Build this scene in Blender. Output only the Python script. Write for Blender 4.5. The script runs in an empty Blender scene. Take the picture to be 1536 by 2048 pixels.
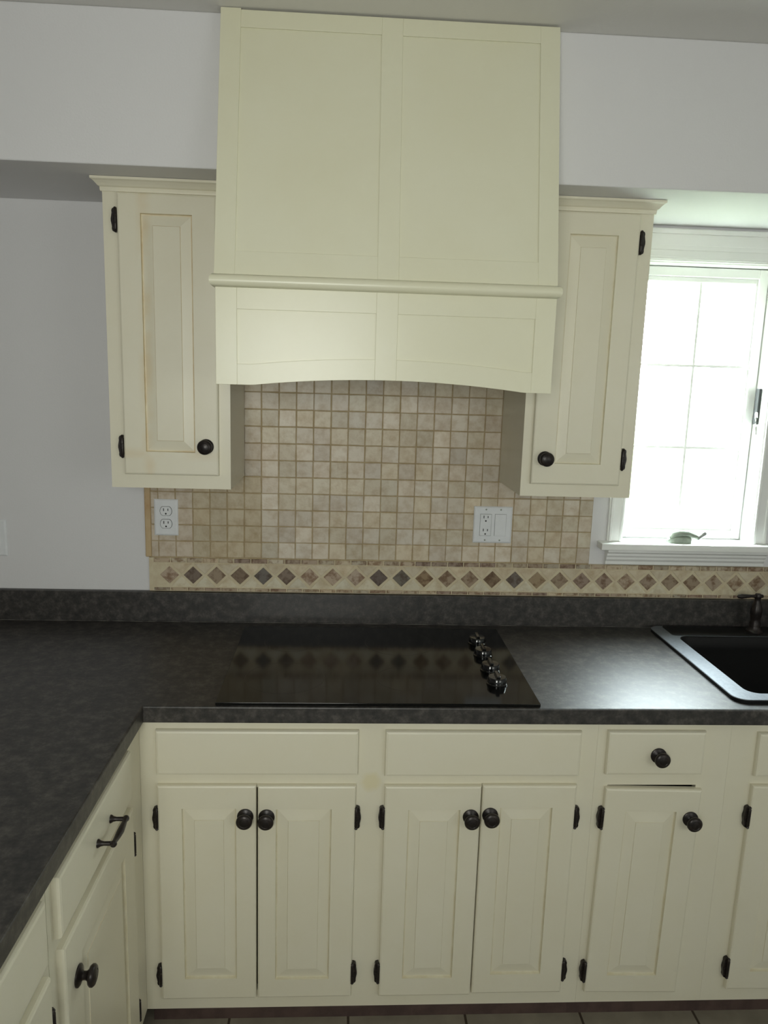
import bpy, bmesh, math, random
from mathutils import Vector, Matrix
random.seed(7)
S = bpy.context.scene
COL = S.collection
PI = math.pi

# ------------------------------------------------------------------ camera, light, exposure
cam_data = bpy.data.cameras.new('camera')
cam = bpy.data.objects.new('camera', cam_data); COL.objects.link(cam)
cam_data.sensor_fit = 'VERTICAL'; cam_data.sensor_height = 24.0
cam_data.lens = 1517.6 / 2048 * 24.0
cam_data.clip_start = 0.05
rt = Vector((0.9982729, -0.05077516, 0.02954816))
up = Vector((-0.02000977, 0.17901698, 0.98364248))
fw = Vector((0.05523423, 0.98253489, -0.1776918))
m = Matrix.Identity(4)
for i in range(3):
    m[i][0] = rt[i]; m[i][1] = up[i]; m[i][2] = -fw[i]
m.translation = Vector((0.01624645, -2.29679243, 1.68278415))
cam.matrix_world = m
S.camera = cam
S.view_settings.view_transform = 'Standard'
S.view_settings.look = 'None'
S.view_settings.gamma = 1.0
S.view_settings.use_curve_mapping = False
S.view_settings.exposure = 0.5

WORLD_SKY = 31.0
WORLD_LAWN = 3.2
DOOR_W = 7.4        # daylight through the window behind the photographer
SIDE_W = 4.6        # added fill light at an invented wide window behind, to the right

w = bpy.data.worlds.new('overcast_day'); S.world = w; w.use_nodes = True
nt = w.node_tree; nt.nodes.clear()
out = nt.nodes.new('ShaderNodeOutputWorld'); bg = nt.nodes.new('ShaderNodeBackground')
tc = nt.nodes.new('ShaderNodeTexCoord'); sp = nt.nodes.new('ShaderNodeSeparateXYZ')
rp = nt.nodes.new('ShaderNodeValToRGB')
mp = nt.nodes.new('ShaderNodeMapRange'); mp.inputs[1].default_value = -0.25; mp.inputs[2].default_value = 0.25
nt.links.new(tc.outputs['Generated'], sp.inputs[0]); nt.links.new(sp.outputs['Z'], mp.inputs[0])
nt.links.new(mp.outputs[0], rp.inputs[0]); nt.links.new(rp.outputs[0], bg.inputs[0]); nt.links.new(bg.outputs[0], out.inputs[0])
k = WORLD_LAWN / WORLD_SKY
rp.color_ramp.elements[0].position = 0.35; rp.color_ramp.elements[0].color = (0.80 * k, 1.0 * k, 0.66 * k, 1)
rp.color_ramp.elements[1].position = 0.62; rp.color_ramp.elements[1].color = (0.86, 0.94, 1.0, 1)
bg.inputs[1].default_value = WORLD_SKY

def area(name, loc, rot, sx, sy, power, color=(1, 1, 1)):
    d = bpy.data.lights.new(name, 'AREA'); d.shape = 'RECTANGLE'; d.size = sx; d.size_y = sy
    d.energy = power; d.color = color
    o = bpy.data.objects.new(name, d); COL.objects.link(o); o.location = loc; o.rotation_euler = rot
    return o
dw = area('daylight_window', (-0.24, -3.04, 1.65), (PI / 2, 0, 0), 0.64, 0.76, DOOR_W, (0.985, 1.0, 0.93))
area('daylight_wide_window', (1.75, -3.04, 1.65), (PI / 2, 0, 0), 1.3, 0.76, SIDE_W, (0.985, 1.0, 0.93))  # added fill light, out of view
dw.data.spread = math.radians(125)
po = area('window_portal', (1.10, 0.16, 1.61), (-PI / 2, 0, 0), 0.40, 0.84, 1.0)
po.data.cycles.is_portal = True

# ------------------------------------------------------------------ materials
def lin(r, g, b):
    f = lambda c: (c / 255 / 12.92) if c / 255 <= 0.04045 else ((c / 255 + 0.055) / 1.055) ** 2.4
    return (f(r), f(g), f(b), 1.0)

def mat(name, color, rough=0.5, metal=0.0, spec=0.5, noise=None, bump=None, vcol=None, coat=0.0):
    """noise=(scale, second colour, low, high); bump=(scale, strength, distance)"""
    mt = bpy.data.materials.new(name); mt.use_nodes = True
    t = mt.node_tree; b = t.nodes['Principled BSDF']
    b.inputs['Base Color'].default_value = color; b.inputs['Roughness'].default_value = rough
    b.inputs['Metallic'].default_value = metal; b.inputs['Specular IOR Level'].default_value = spec
    b.inputs['Coat Weight'].default_value = coat
    tcn = t.nodes.new('ShaderNodeTexCoord')
    src = None
    if vcol:
        a = t.nodes.new('ShaderNodeAttribute'); a.attribute_name = vcol; src = a.outputs['Color']
    if noise:
        n = t.nodes.new('ShaderNodeTexNoise'); n.inputs['Scale'].default_value = noise[0]; n.inputs['Detail'].default_value = 6
        n.inputs['Roughness'].default_value = 0.6
        t.links.new(tcn.outputs['Object'], n.inputs['Vector'])
        r = t.nodes.new('ShaderNodeMapRange'); r.inputs[1].default_value = noise[2]; r.inputs[2].default_value = noise[3]
        t.links.new(n.outputs['Fac'], r.inputs[0])
        x = t.nodes.new('ShaderNodeMix'); x.data_type = 'RGBA'
        if vcol: x.blend_type = 'MULTIPLY'
        t.links.new(r.outputs[0], x.inputs[0])
        if src: t.links.new(src, x.inputs[6])
        else: x.inputs[6].default_value = color
        x.inputs[7].default_value = noise[1]
        src = x.outputs[2]
    if src: t.links.new(src, b.inputs['Base Color'])
    if bump:
        n2 = t.nodes.new('ShaderNodeTexNoise'); n2.inputs['Scale'].default_value = bump[0]; n2.inputs['Detail'].default_value = 4
        t.links.new(tcn.outputs['Object'], n2.inputs['Vector'])
        bp = t.nodes.new('ShaderNodeBump'); bp.inputs['Strength'].default_value = bump[1]; bp.inputs['Distance'].default_value = bump[2]
        t.links.new(n2.outputs['Fac'], bp.inputs['Height']); t.links.new(bp.outputs[0], b.inputs['Normal'])
    return mt

M = {}
M['wall'] = mat('wall_paint', lin(228, 227, 228), 0.7, spec=0.3, bump=(220, 0.12, 0.002))
M['ceiling'] = mat('ceiling_paint', lin(226, 224, 220), 0.8, spec=0.2, bump=(160, 0.15, 0.002))
M['trim'] = mat('white_trim_paint', lin(246, 246, 243), 0.35, noise=(9, lin(242, 243, 239), 0.4, 0.7))
CREAM = lin(232, 227, 207)
M['cream'] = mat('cream_cabinet_paint', CREAM, 0.36, noise=(5, lin(229, 223, 200), 0.35, 0.75), bump=(60, 0.05, 0.002))
M['hoodpaint'] = mat('cream_hood_paint', lin(234, 232, 208), 0.31, noise=(4, lin(231, 228, 201), 0.35, 0.75))
M['glaze'] = mat('glazed_groove', lin(218, 209, 180), 0.42, noise=(26, lin(228, 222, 198), 0.35, 0.65))  # glaze on the right wall door; paints groove shade on base doors
M['glaze_worn'] = mat('worn_glazed_groove', lin(214, 195, 158), 0.45, noise=(14, lin(228, 217, 186), 0.38, 0.62))
M['bronze'] = mat('dark_bronze', lin(38, 33, 32), 0.34, metal=0.35, noise=(80, lin(52, 44, 40), 0.45, 0.7))
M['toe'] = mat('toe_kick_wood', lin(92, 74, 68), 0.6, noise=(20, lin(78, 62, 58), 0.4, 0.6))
M['inside'] = mat('cabinet_inside', lin(120, 105, 84), 0.7, noise=(10, lin(105, 92, 72), 0.4, 0.6))
M['plate'] = mat('white_plastic', lin(236, 238, 240), 0.3, noise=(40, lin(232, 234, 236), 0.4, 0.6))
M['slot'] = mat('dark_slot', lin(25, 25, 25), 0.6, noise=(50, lin(35, 35, 35), 0.4, 0.6))
M['blackglass'] = mat('black_ceramic_glass', lin(12, 12, 12), 0.11, spec=0.28, noise=(300, lin(30, 30, 30), 0.55, 0.8))
M['knobblack'] = mat('black_knob_plastic', lin(14, 14, 15), 0.12, noise=(60, lin(20, 20, 20), 0.45, 0.6), coat=0.4)
M['sink'] = mat('black_composite', lin(10, 10, 11), 0.45, spec=0.25, noise=(400, lin(16, 16, 17), 0.5, 0.7))
M['rim'] = mat('dark_satin_rim', lin(128, 132, 138), 0.44, metal=0.6, noise=(120, lin(118, 122, 128), 0.4, 0.6))
M['steel'] = mat('grey_metal', lin(150, 152, 150), 0.35, metal=0.8, noise=(30, lin(130, 132, 130), 0.4, 0.6))
M['greymetal'] = mat('grey_painted_metal', lin(150, 158, 145), 0.4, metal=0.2, noise=(40, lin(136, 144, 132), 0.4, 0.6))
M['grout'] = mat('tan_grout', lin(184, 166, 132), 0.85, noise=(40, lin(170, 150, 114), 0.4, 0.6), bump=(300, 0.3, 0.002))
M['stone'] = mat('tumbled_travertine', lin(205, 188, 160), 0.42, vcol='stone_tone', noise=(38, lin(228, 218, 204), 0.42, 0.72), bump=(70, 0.35, 0.003))
M['stonedark'] = mat('veined_marble', lin(150, 130, 105), 0.5, vcol='stone_tone', noise=(60, lin(190, 172, 156), 0.45, 0.62), bump=(90, 0.3, 0.002))
M['bordergrout'] = mat('cream_grout', lin(216, 205, 176), 0.85, noise=(40, lin(208, 194, 164), 0.4, 0.6), bump=(300, 0.3, 0.002))
M['sealant'] = mat('grey_sealant', lin(120, 118, 112), 0.5, noise=(30, lin(60, 58, 56), 0.4, 0.6))
M['edge'] = mat('bullnose_stone', lin(200, 176, 136), 0.5, noise=(14, lin(184, 150, 108), 0.4, 0.65))

# laminate worktop: dark mottled brown grey
def laminate():
    mt = mat('dark_laminate', lin(60, 57, 54), 0.45, spec=0.62)
    t = mt.node_tree; b = t.nodes['Principled BSDF']
    tcn = t.nodes.new('ShaderNodeTexCoord')
    n1 = t.nodes.new('ShaderNodeTexNoise'); n1.inputs['Scale'].default_value = 38; n1.inputs['Detail'].default_value = 8; n1.inputs['Roughness'].default_value = 0.7
    n2 = t.nodes.new('ShaderNodeTexNoise'); n2.inputs['Scale'].default_value = 190; n2.inputs['Detail'].default_value = 3
    for n in (n1, n2): t.links.new(tcn.outputs['Object'], n.inputs['Vector'])
    r = t.nodes.new('ShaderNodeValToRGB'); e = r.color_ramp.elements
    e[0].position = 0.36; e[0].color = lin(34, 33, 33); e[1].position = 0.66; e[1].color = lin(82, 78, 74)
    q = e.new(0.5); q.color = lin(54, 51, 49)
    t.links.new(n1.outputs['Fac'], r.inputs[0])
    x = t.nodes.new('ShaderNodeMix'); x.data_type = 'RGBA'; x.blend_type = 'OVERLAY'; x.inputs[0].default_value = 0.5
    t.links.new(r.outputs[0], x.inputs[6]); t.links.new(n2.outputs['Fac'], x.inputs[7])
    t.links.new(x.outputs[2], b.inputs['Base Color'])
    bp = t.nodes.new('ShaderNodeBump'); bp.inputs['Strength'].default_value = 0.06; bp.inputs['Distance'].default_value = 0.001
    t.links.new(n2.outputs['Fac'], bp.inputs['Height']); t.links.new(bp.outputs[0], b.inputs['Normal'])
    return mt
M['counter'] = laminate()

def floor_mat():
    mt = mat('slate_floor_tile', lin(112, 106, 98), 0.35)
    t = mt.node_tree; b = t.nodes['Principled BSDF']
    tcn = t.nodes.new('ShaderNodeTexCoord'); mpn = t.nodes.new('ShaderNodeMapping')
    mpn.inputs['Location'].default_value = (0.2535, 0.68, 0)
    t.links.new(tcn.outputs['Object'], mpn.inputs[0])
    br = t.nodes.new('ShaderNodeTexBrick'); br.offset = 0.0; br.squash = 1.0
    br.inputs['Scale'].default_value = 1.0; br.inputs['Brick Width'].default_value = 0.3128; br.inputs['Row Height'].default_value = 0.3128
    br.inputs['Mortar Size'].default_value = 0.0035; br.inputs['Mortar'].default_value = lin(80, 70, 58)
    br.inputs['Color1'].default_value = lin(158, 150, 132); br.inputs['Color2'].default_value = lin(148, 141, 124)
    t.links.new(mpn.outputs[0], br.inputs['Vector'])
    n = t.nodes.new('ShaderNodeTexNoise'); n.inputs['Scale'].default_value = 14; n.inputs['Detail'].default_value = 6
    t.links.new(tcn.outputs['Object'], n.inputs['Vector'])
    x = t.nodes.new('ShaderNodeMix'); x.data_type = 'RGBA'; x.blend_type = 'OVERLAY'; x.inputs[0].default_value = 0.35
    t.links.new(br.outputs['Color'], x.inputs[6]); t.links.new(n.outputs['Fac'], x.inputs[7]); t.links.new(x.outputs[2], b.inputs['Base Color'])
    return mt
M['floor'] = floor_mat()

def glass_mat():
    mt = bpy.data.materials.new('window_glass'); mt.use_nodes = True
    t = mt.node_tree; t.nodes.clear()
    o = t.nodes.new('ShaderNodeOutputMaterial'); tr = t.nodes.new('ShaderNodeBsdfTransparent'); g = t.nodes.new('ShaderNodeBsdfGlossy')
    mx = t.nodes.new('ShaderNodeMixShader')
    tr.inputs[0].default_value = (0.93, 0.96, 0.94, 1); g.inputs['Roughness'].default_value = 0.02
    mx.inputs[0].default_value = 0.05; t.links.new(tr.outputs[0], mx.inputs[1]); t.links.new(g.outputs[0], mx.inputs[2])
    t.links.new(mx.outputs[0], o.inputs[0])
    return mt
M['glass'] = glass_mat()

# paint on the double cabinet's frame, with the round touched-up spot on its middle stile (local x, z)
def patched_paint():
    mt = M['cream'].copy(); mt.name = 'cream_paint_with_touch_up_spot'
    t = mt.node_tree; b = t.nodes['Principled BSDF']
    old = b.inputs['Base Color'].links[0].from_socket
    tcn = t.nodes.new('ShaderNodeTexCoord')
    n = t.nodes.new('ShaderNodeTexNoise'); n.inputs['Scale'].default_value = 60
    t.links.new(tcn.outputs['Object'], n.inputs['Vector'])
    v = t.nodes.new('ShaderNodeVectorMath'); v.operation = 'DISTANCE'; v.inputs[1].default_value = (0.548, -0.0005, 0.714)
    t.links.new(tcn.outputs['Object'], v.inputs[0])
    ad = t.nodes.new('ShaderNodeMath'); ad.operation = 'MULTIPLY_ADD'; ad.inputs[1].default_value = 0.014
    t.links.new(n.outputs['Fac'], ad.inputs[0]); t.links.new(v.outputs['Value'], ad.inputs[2])
    r = t.nodes.new('ShaderNodeMapRange'); r.inputs[1].default_value = 0.022; r.inputs[2].default_value = 0.036
    r.inputs[3].default_value = 0.6; r.inputs[4].default_value = 0.0
    t.links.new(ad.outputs[0], r.inputs[0])
    x = t.nodes.new('ShaderNodeMix'); x.data_type = 'RGBA'; x.inputs[7].default_value = lin(224, 213, 170)
    t.links.new(r.outputs[0], x.inputs[0]); t.links.new(old, x.inputs[6]); t.links.new(x.outputs[2], b.inputs['Base Color'])
    return mt
M['patched'] = patched_paint()

# rubbed, tan-stained paint beside the grooves of the left wall cabinet's door (local x, z of that door)
def worn_paint():
    mt = M['cream'].copy(); mt.name = 'cream_paint_with_tan_wear'
    t = mt.node_tree; b = t.nodes['Principled BSDF']
    old = b.inputs['Base Color'].links[0].from_socket
    tcn = t.nodes.new('ShaderNodeTexCoord'); sx = t.nodes.new('ShaderNodeSeparateXYZ'); t.links.new(tcn.outputs['Object'], sx.inputs[0])
    def band(sock, c, w_):
        a = t.nodes.new('ShaderNodeMath'); a.operation = 'SUBTRACT'; a.inputs[1].default_value = c; t.links.new(sock, a.inputs[0])
        d = t.nodes.new('ShaderNodeMath'); d.operation = 'ABSOLUTE'; t.links.new(a.outputs[0], d.inputs[0])
        r = t.nodes.new('ShaderNodeMapRange'); r.interpolation_type = 'SMOOTHSTEP'; r.inputs[1].default_value = 0.0; r.inputs[2].default_value = w_
        r.inputs[3].default_value = 1.0; r.inputs[4].default_value = 0.0; t.links.new(d.outputs[0], r.inputs[0]); return r.outputs[0]
    def op(kind, a, c):
        n = t.nodes.new('ShaderNodeMath'); n.operation = kind
        for i, v in enumerate((a, c)):
            if isinstance(v, float): n.inputs[i].default_value = v
            else: t.links.new(v, n.inputs[i])
        return n.outputs[0]
    left = band(sx.outputs['X'], 0.064, 0.026); low = band(sx.outputs['Z'], -0.640, 0.022)
    n = t.nodes.new('ShaderNodeTexNoise'); n.inputs['Scale'].default_value = 11; n.inputs['Detail'].default_value = 4
    t.links.new(tcn.outputs['Object'], n.inputs['Vector'])
    r = t.nodes.new('ShaderNodeMapRange'); r.inputs[1].default_value = 0.38; r.inputs[2].default_value = 0.62; t.links.new(n.outputs['Fac'], r.inputs[0])
    f = op('MULTIPLY', op('MULTIPLY', op('MAXIMUM', left, op('MULTIPLY', low, 0.7)), r.outputs[0]), 0.45)
    x = t.nodes.new('ShaderNodeMix'); x.data_type = 'RGBA'; x.inputs[7].default_value = lin(220, 196, 152)
    t.links.new(f, x.inputs[0]); t.links.new(old, x.inputs[6]); t.links.new(x.outputs[2], b.inputs['Base Color'])
    return mt
M['worn'] = worn_paint()

# ------------------------------------------------------------------ mesh helpers
def box(bm, x0, x1, y0, y1, z0, z1, mi=0):
    v = [bm.verts.new((x, y, z)) for x in (x0, x1) for y in (y0, y1) for z in (z0, z1)]
    for q in ((0, 1, 3, 2), (4, 6, 7, 5), (0, 4, 5, 1), (2, 3, 7, 6), (0, 2, 6, 4), (1, 5, 7, 3)):
        bm.faces.new([v[i] for i in q]).material_index = mi

def rings(bm, loops, mis=None, cap0=True, cap1=True):
    """join successive closed loops of points"""
    vs = [[bm.verts.new(p) for p in L] for L in loops]
    n = len(vs[0])
    for a in range(len(vs) - 1):
        for i in range(n):
            f = bm.faces.new((vs[a][i], vs[a][(i + 1) % n], vs[a + 1][(i + 1) % n], vs[a + 1][i]))
            if mis: f.material_index = mis[a]
    if cap0: bm.faces.new(list(reversed(vs[0])))
    if cap1: bm.faces.new(vs[-1])

def rect(x0, x1, z0, z1, y):
    return [(x0, y, z0), (x1, y, z0), (x1, y, z1), (x0, y, z1)]

def lathe(bm, prof, axis='y', n=24, at=(0, 0, 0), mi=0):
    loops = []
    for r, h in prof:
        L = []
        for i in range(n):
            a = 2 * PI * i / n; c, s = r * math.cos(a), r * math.sin(a)
            p = {'y': (c, h, s), 'z': (c, s, h), 'x': (h, c, s)}[axis]
            L.append((p[0] + at[0], p[1] + at[1], p[2] + at[2]))
        loops.append(L)
    rings(bm, loops, [mi] * len(loops))

def tube(bm, pts, rads, n=14):
    pts = [Vector(p) for p in pts]
    loops = []
    ref = Vector((0.13, 0.31, 0.94))
    for i, p in enumerate(pts):
        d = (pts[min(i + 1, len(pts) - 1)] - pts[max(i - 1, 0)]).normalized()
        a = d.cross(ref).normalized(); b = d.cross(a)
        loops.append([tuple(p + rads[i] * (math.cos(2 * PI * j / n) * a + math.sin(2 * PI * j / n) * b)) for j in range(n)])
    rings(bm, loops)

def prism(bm, outline, y0, y1, mi=0):
    """outline of (x, z), extruded from y0 to y1"""
    rings(bm, [[(x, y0, z) for x, z in outline], [(x, y1, z) for x, z in outline]], [mi])

def link(name, bm, mats, parent=None, bevel=None, smooth=False, shift=None):
    bmesh.ops.recalc_face_normals(bm, faces=bm.faces)
    if shift: bmesh.ops.translate(bm, verts=bm.verts, vec=[-c for c in shift])
    me = bpy.data.meshes.new(name); bm.to_mesh(me); bm.free()
    for q in (mats if isinstance(mats, (list, tuple)) else [mats]): me.materials.append(q)
    if smooth:
        me.polygons.foreach_set('use_smooth', [True] * len(me.polygons))
        me.set_sharp_from_angle(angle=math.radians(40))
    o = bpy.data.objects.new(name, me); COL.objects.link(o)
    if parent: o.parent = parent
    if bevel:
        b = o.modifiers.new('bevel', 'BEVEL'); b.width = bevel; b.segments = 2; b.limit_method = 'ANGLE'; b.angle_limit = math.radians(35)
    return o

def thing(name, label, cat, loc=(0, 0, 0), rotz=0.0, group=None):
    o = bpy.data.objects.new(name, None); COL.objects.link(o); o.empty_display_size = 0.1
    o.location = loc; o.rotation_euler = (0, 0, rotz); o['label'] = label; o['category'] = cat
    if group: o['group'] = group
    return o

def structure(o, label=None):
    o['kind'] = 'structure'
    if label: o['label'] = label
    return o

def inst(src, parent, loc, rot=None, scale=None):
    o = bpy.data.objects.new(src.name, src); COL.objects.link(o); o.parent = parent; o.location = loc
    if rot: o.rotation_euler = rot
    if scale: o.scale = scale
    return o

def mesh_only(name, bm, mats, smooth=True):
    o = link(name, bm, mats, smooth=smooth); me = o.data
    bpy.data.objects.remove(o); return me

# ------------------------------------------------------------------ room shell
CEIL = 2.4665; SOFZ = 2.1377; SOFY = -0.4175
RX0, RX1, RY0 = -3.0, 2.7, -3.0
WX0, WX1, WZ0, WZ1 = 0.887, 1.318, 1.175, 2.045        # window opening in the back wall

bm = bmesh.new()
box(bm, RX0, WX0, 0, 0.15, 0, CEIL); box(bm, WX1, RX1, 0, 0.15, 0, CEIL)
box(bm, WX0, WX1, 0, 0.15, 0, WZ0); box(bm, WX0, WX1, 0, 0.15, WZ1, CEIL)
structure(link('wall_back', bm, M['wall']))
bm = bmesh.new(); box(bm, RX0 - 0.1, RX0, RY0 - 0.1, 0.15, 0, CEIL); structure(link('wall_left', bm, M['wall']))
bm = bmesh.new(); box(bm, RX1, RX1 + 0.1, RY0 - 0.1, 0.15, 0, CEIL); structure(link('wall_right', bm, M['wall']))
bm = bmesh.new(); box(bm, RX0 - 0.1, RX1 + 0.1, RY0 - 0.1, 0.15, -0.05, 0); structure(link('floor', bm, M['floor']))
bm = bmesh.new(); box(bm, RX0 - 0.1, RX1 + 0.1, RY0 - 0.1, 0.15, CEIL, CEIL + 0.08); structure(link('ceiling', bm, M['ceiling']))
# wall behind the photographer, with one inferred window and one added for fill light
D0, D1, DZ0, DZ = -0.58, 0.10, 1.25, 2.05; V0, V1, VZ0, VZ1 = 1.08, 2.42, 1.25, 2.05
bm = bmesh.new()
for a, b, c, d in ((RX0, D0, 0, CEIL), (D0, D1, 0, DZ0), (D0, D1, DZ, CEIL), (D1, V0, 0, CEIL), (V0, V1, 0, VZ0), (V0, V1, VZ1, CEIL), (V1, RX1, 0, CEIL)):
    box(bm, a, b, RY0 - 0.1, RY0, c, d)
structure(link('wall_front', bm, M['wall']))
def frame_bm(x0, x1, z0, z1, y0, y1, t):
    b = bmesh.new()
    box(b, x0, x0 + t, y0, y1, z0, z1); box(b, x1 - t, x1, y0, y1, z0, z1)
    box(b, x0 + t, x1 - t, y0, y1, z0, z0 + t); box(b, x0 + t, x1 - t, y0, y1, z1 - t, z1)
    return b
structure(link('window_3', frame_bm(D0, D1, DZ0, DZ, RY0 - 0.08, RY0 - 0.01, 0.02), M['trim']))
bm = bmesh.new(); box(bm, D0 + .02, D1 - .02, RY0 - 0.075, RY0 - 0.06, DZ0 + .02, DZ - .02); link('window_blind', bm, M['trim'], bpy.data.objects['window_3'])  # unseen panel added to keep sky light from entering here
structure(link('window_2', frame_bm(V0, V1, VZ0, VZ1, RY0 - 0.08, RY0 - 0.01, 0.02), M['trim']))  # unseen window frame, added to go with the fill light
bm = bmesh.new(); box(bm, V0 + .02, V1 - .02, RY0 - 0.075, RY0 - 0.06, VZ0 + .02, VZ1 - .02); link('window_blind', bm, M['trim'], bpy.data.objects['window_2'])  # second added panel, blocking the sky at the wide opening

# dropped bulkhead above the wall cabinets, on both sides of the hood
HX0, HX1 = -0.2710, 0.4840
bm = bmesh.new(); box(bm, RX0, HX0 - 0.001, SOFY, 0, SOFZ, CEIL); structure(link('wall_bulkhead_left', bm, M['wall'], bevel=0.003))
bm = bmesh.new(); box(bm, HX1 + 0.001, RX1, SOFY, 0, SOFZ, CEIL); structure(link('wall_bulkhead_right', bm, M['wall'], bevel=0.003))

# ------------------------------------------------------------------ window over the sink
win = bpy.data.objects.new('window_1', None); COL.objects.link(win); win.location = (1.10, 0, WZ0)
structure(win, 'white casement window over the sink with a two by three grille'); WL = (1.10, 0, WZ0)
def wpart(name, bm, mt, bevel=0.002, **k): return link(name, bm, mt, win, bevel, shift=WL, **k)
bm = frame_bm(WX0, WX1, WZ0, WZ1, 0.0, 0.15, 0.011); wpart('jamb', bm, M['trim'])
bm = frame_bm(WX0 + 0.011, WX1 - 0.011, WZ0 + 0.011, WZ1 - 0.011, 0.088, 0.12, 0.012); wpart('stop', bm, M['trim'])
# casing boards
def casing(x0, x1, z0, z1, vert):
    b = bmesh.new()
    box(b, x0, x1, -0.013, 0, z0, z1)
    if vert:
        box(b, x0 + 0.004, x0 + 0.014, -0.019, -0.012, z0, z1); box(b, x1 - 0.012, x1 - 0.004, -0.016, -0.012, z0, z1)
    else:
        box(b, x0, x1, -0.019, -0.012, z1 - 0.016, z1 - 0.003); box(b, x0, x1, -0.016, -0.012, z0 + 0.004, z0 + 0.012)
        box(b, x0, x1, -0.0145, -0.012, z0 + 0.03, z0 + 0.045)
    return b
wpart('casing', casing(0.846, 0.8955, 1.191, 2.0385, True), M['trim'])
wpart('casing', casing(1.3095, 1.359, 1.191, 2.0385, True), M['trim'])
wpart('head_casing', casing(0.846, 1.359, 2.0385, 2.130, False), M['trim'])
bm = bmesh.new(); box(bm, 0.819, 1.386, -0.05, 0.0, 1.170, 1.1905); box(bm, WX0 + 0.011, WX1 - 0.011, -0.001, 0.048, 1.1865, 1.1905)
wpart('stool', bm, M['trim'], 0.004)
bm = bmesh.new()
ap = [(0.0, 1.168), (-0.034, 1.168), (-0.034, 1.160), (-0.026, 1.155), (-0.026, 1.148), (-0.021, 1.142), (-0.021, 1.135), (-0.015, 1.128), (-0.015, 1.117), (0.0, 1.117)]
rings(bm, [[(0.846, y, z) for y, z in ap], [(1.359, y, z) for y, z in ap]]); wpart('apron', bm, M['trim'], 0.0015)
# sash with grille and pane
GX0, GX1, GZ0, GZ1 = 0.932, 1.273, 1.250, 1.990
sash = wpart('sash', frame_bm(WX0 + 0.013, WX1 - 0.013, 1.1915, WZ1 - 0.013, 0.05, 0.086, 0.028), M['trim'], 0.003)
bm = bmesh.new(); box(bm, 0.928, 1.277, 0.058, 0.078, 1.2185, 1.250); box(bm, 0.928, 1.277, 0.058, 0.078, 1.990, 2.004)
box(bm, 0.928, 0.934, 0.058, 0.078, 1.25, 1.99); box(bm, 1.271, 1.277, 0.058, 0.078, 1.25, 1.99)
g = link('glazing_bead', bm, M['trim'], sash, 0.002, shift=WL)
bm = bmesh.new()
box(bm, 1.0975, 1.1055, 0.062, 0.067, 1.25, 1.99)
for z in (1.739, 1.484):
    box(bm, 0.933, 1.2725, 0.0615, 0.0675, z - 0.004, z + 0.004); box(bm, 1.2725, 1.284, 0.052, 0.066, z - 0.006, z + 0.006)
link('grille', bm, M['trim'], sash, 0.001, shift=WL)
bm = bmesh.new(); box(bm, 0.931, 1.275, 0.0705, 0.0745, 1.245, 1.995); link('pane', bm, M['glass'], sash, shift=WL)
# folding crank on the stool
bm = bmesh.new()
lo = []
for x, hw, h in ((1.040, 0.006, 0.007), (1.046, 0.013, 0.013), (1.062, 0.017, 0.019), (1.095, 0.017, 0.019), (1.112, 0.013, 0.014), (1.117, 0.006, 0.008)):
    lo.append([(x, -0.010 - hw, 1.1905), (x, -0.010 + hw, 1.1905), (x, -0.010 + hw, 1.1905 + h), (x, -0.010 + hw * .6, 1.1905 + h * 1.3), (x, -0.010 - hw * .6, 1.1905 + h * 1.3), (x, -0.010 - hw, 1.1905 + h)])
rings(bm, lo)
crank = wpart('crank_operator', bm, M['greymetal'], 0.002, smooth=True)
bm = bmesh.new(); tube(bm, [(1.050, -0.016, 1.205), (1.056, -0.016, 1.216), (1.075, -0.018, 1.222), (1.10, -0.018, 1.221), (1.125, -0.02, 1.213), (1.136, -0.02, 1.207)], [0.008, 0.010, 0.0105, 0.009, 0.0075, 0.006])
link('crank_arm', bm, M['greymetal'], crank, smooth=True, shift=WL)
bm = bmesh.new(); tube(bm, [(1.133, -0.021, 1.204), (1.140, -0.023, 1.213), (1.150, -0.027, 1.224), (1.153, -0.028, 1.228)], [0.005, 0.0065, 0.0075, 0.004])
link('crank_knob', bm, M['steel'], crank, smooth=True, shift=WL)
# sash lock on the right jamb
bm = bmesh.new(); box(bm, 1.298, 1.3075, 0.018, 0.04, 1.565, 1.675); lk = wpart('sash_lock', bm, M['slot'], 0.002)
bm = bmesh.new(); tube(bm, [(1.298, 0.02, 1.60), (1.288, 0.0, 1.585), (1.285, -0.005, 1.56), (1.290, -0.004, 1.535)], [0.004, 0.0045, 0.005, 0.0045]); link('lock_lever', bm, M['trim'], lk, smooth=True, shift=WL)

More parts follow.
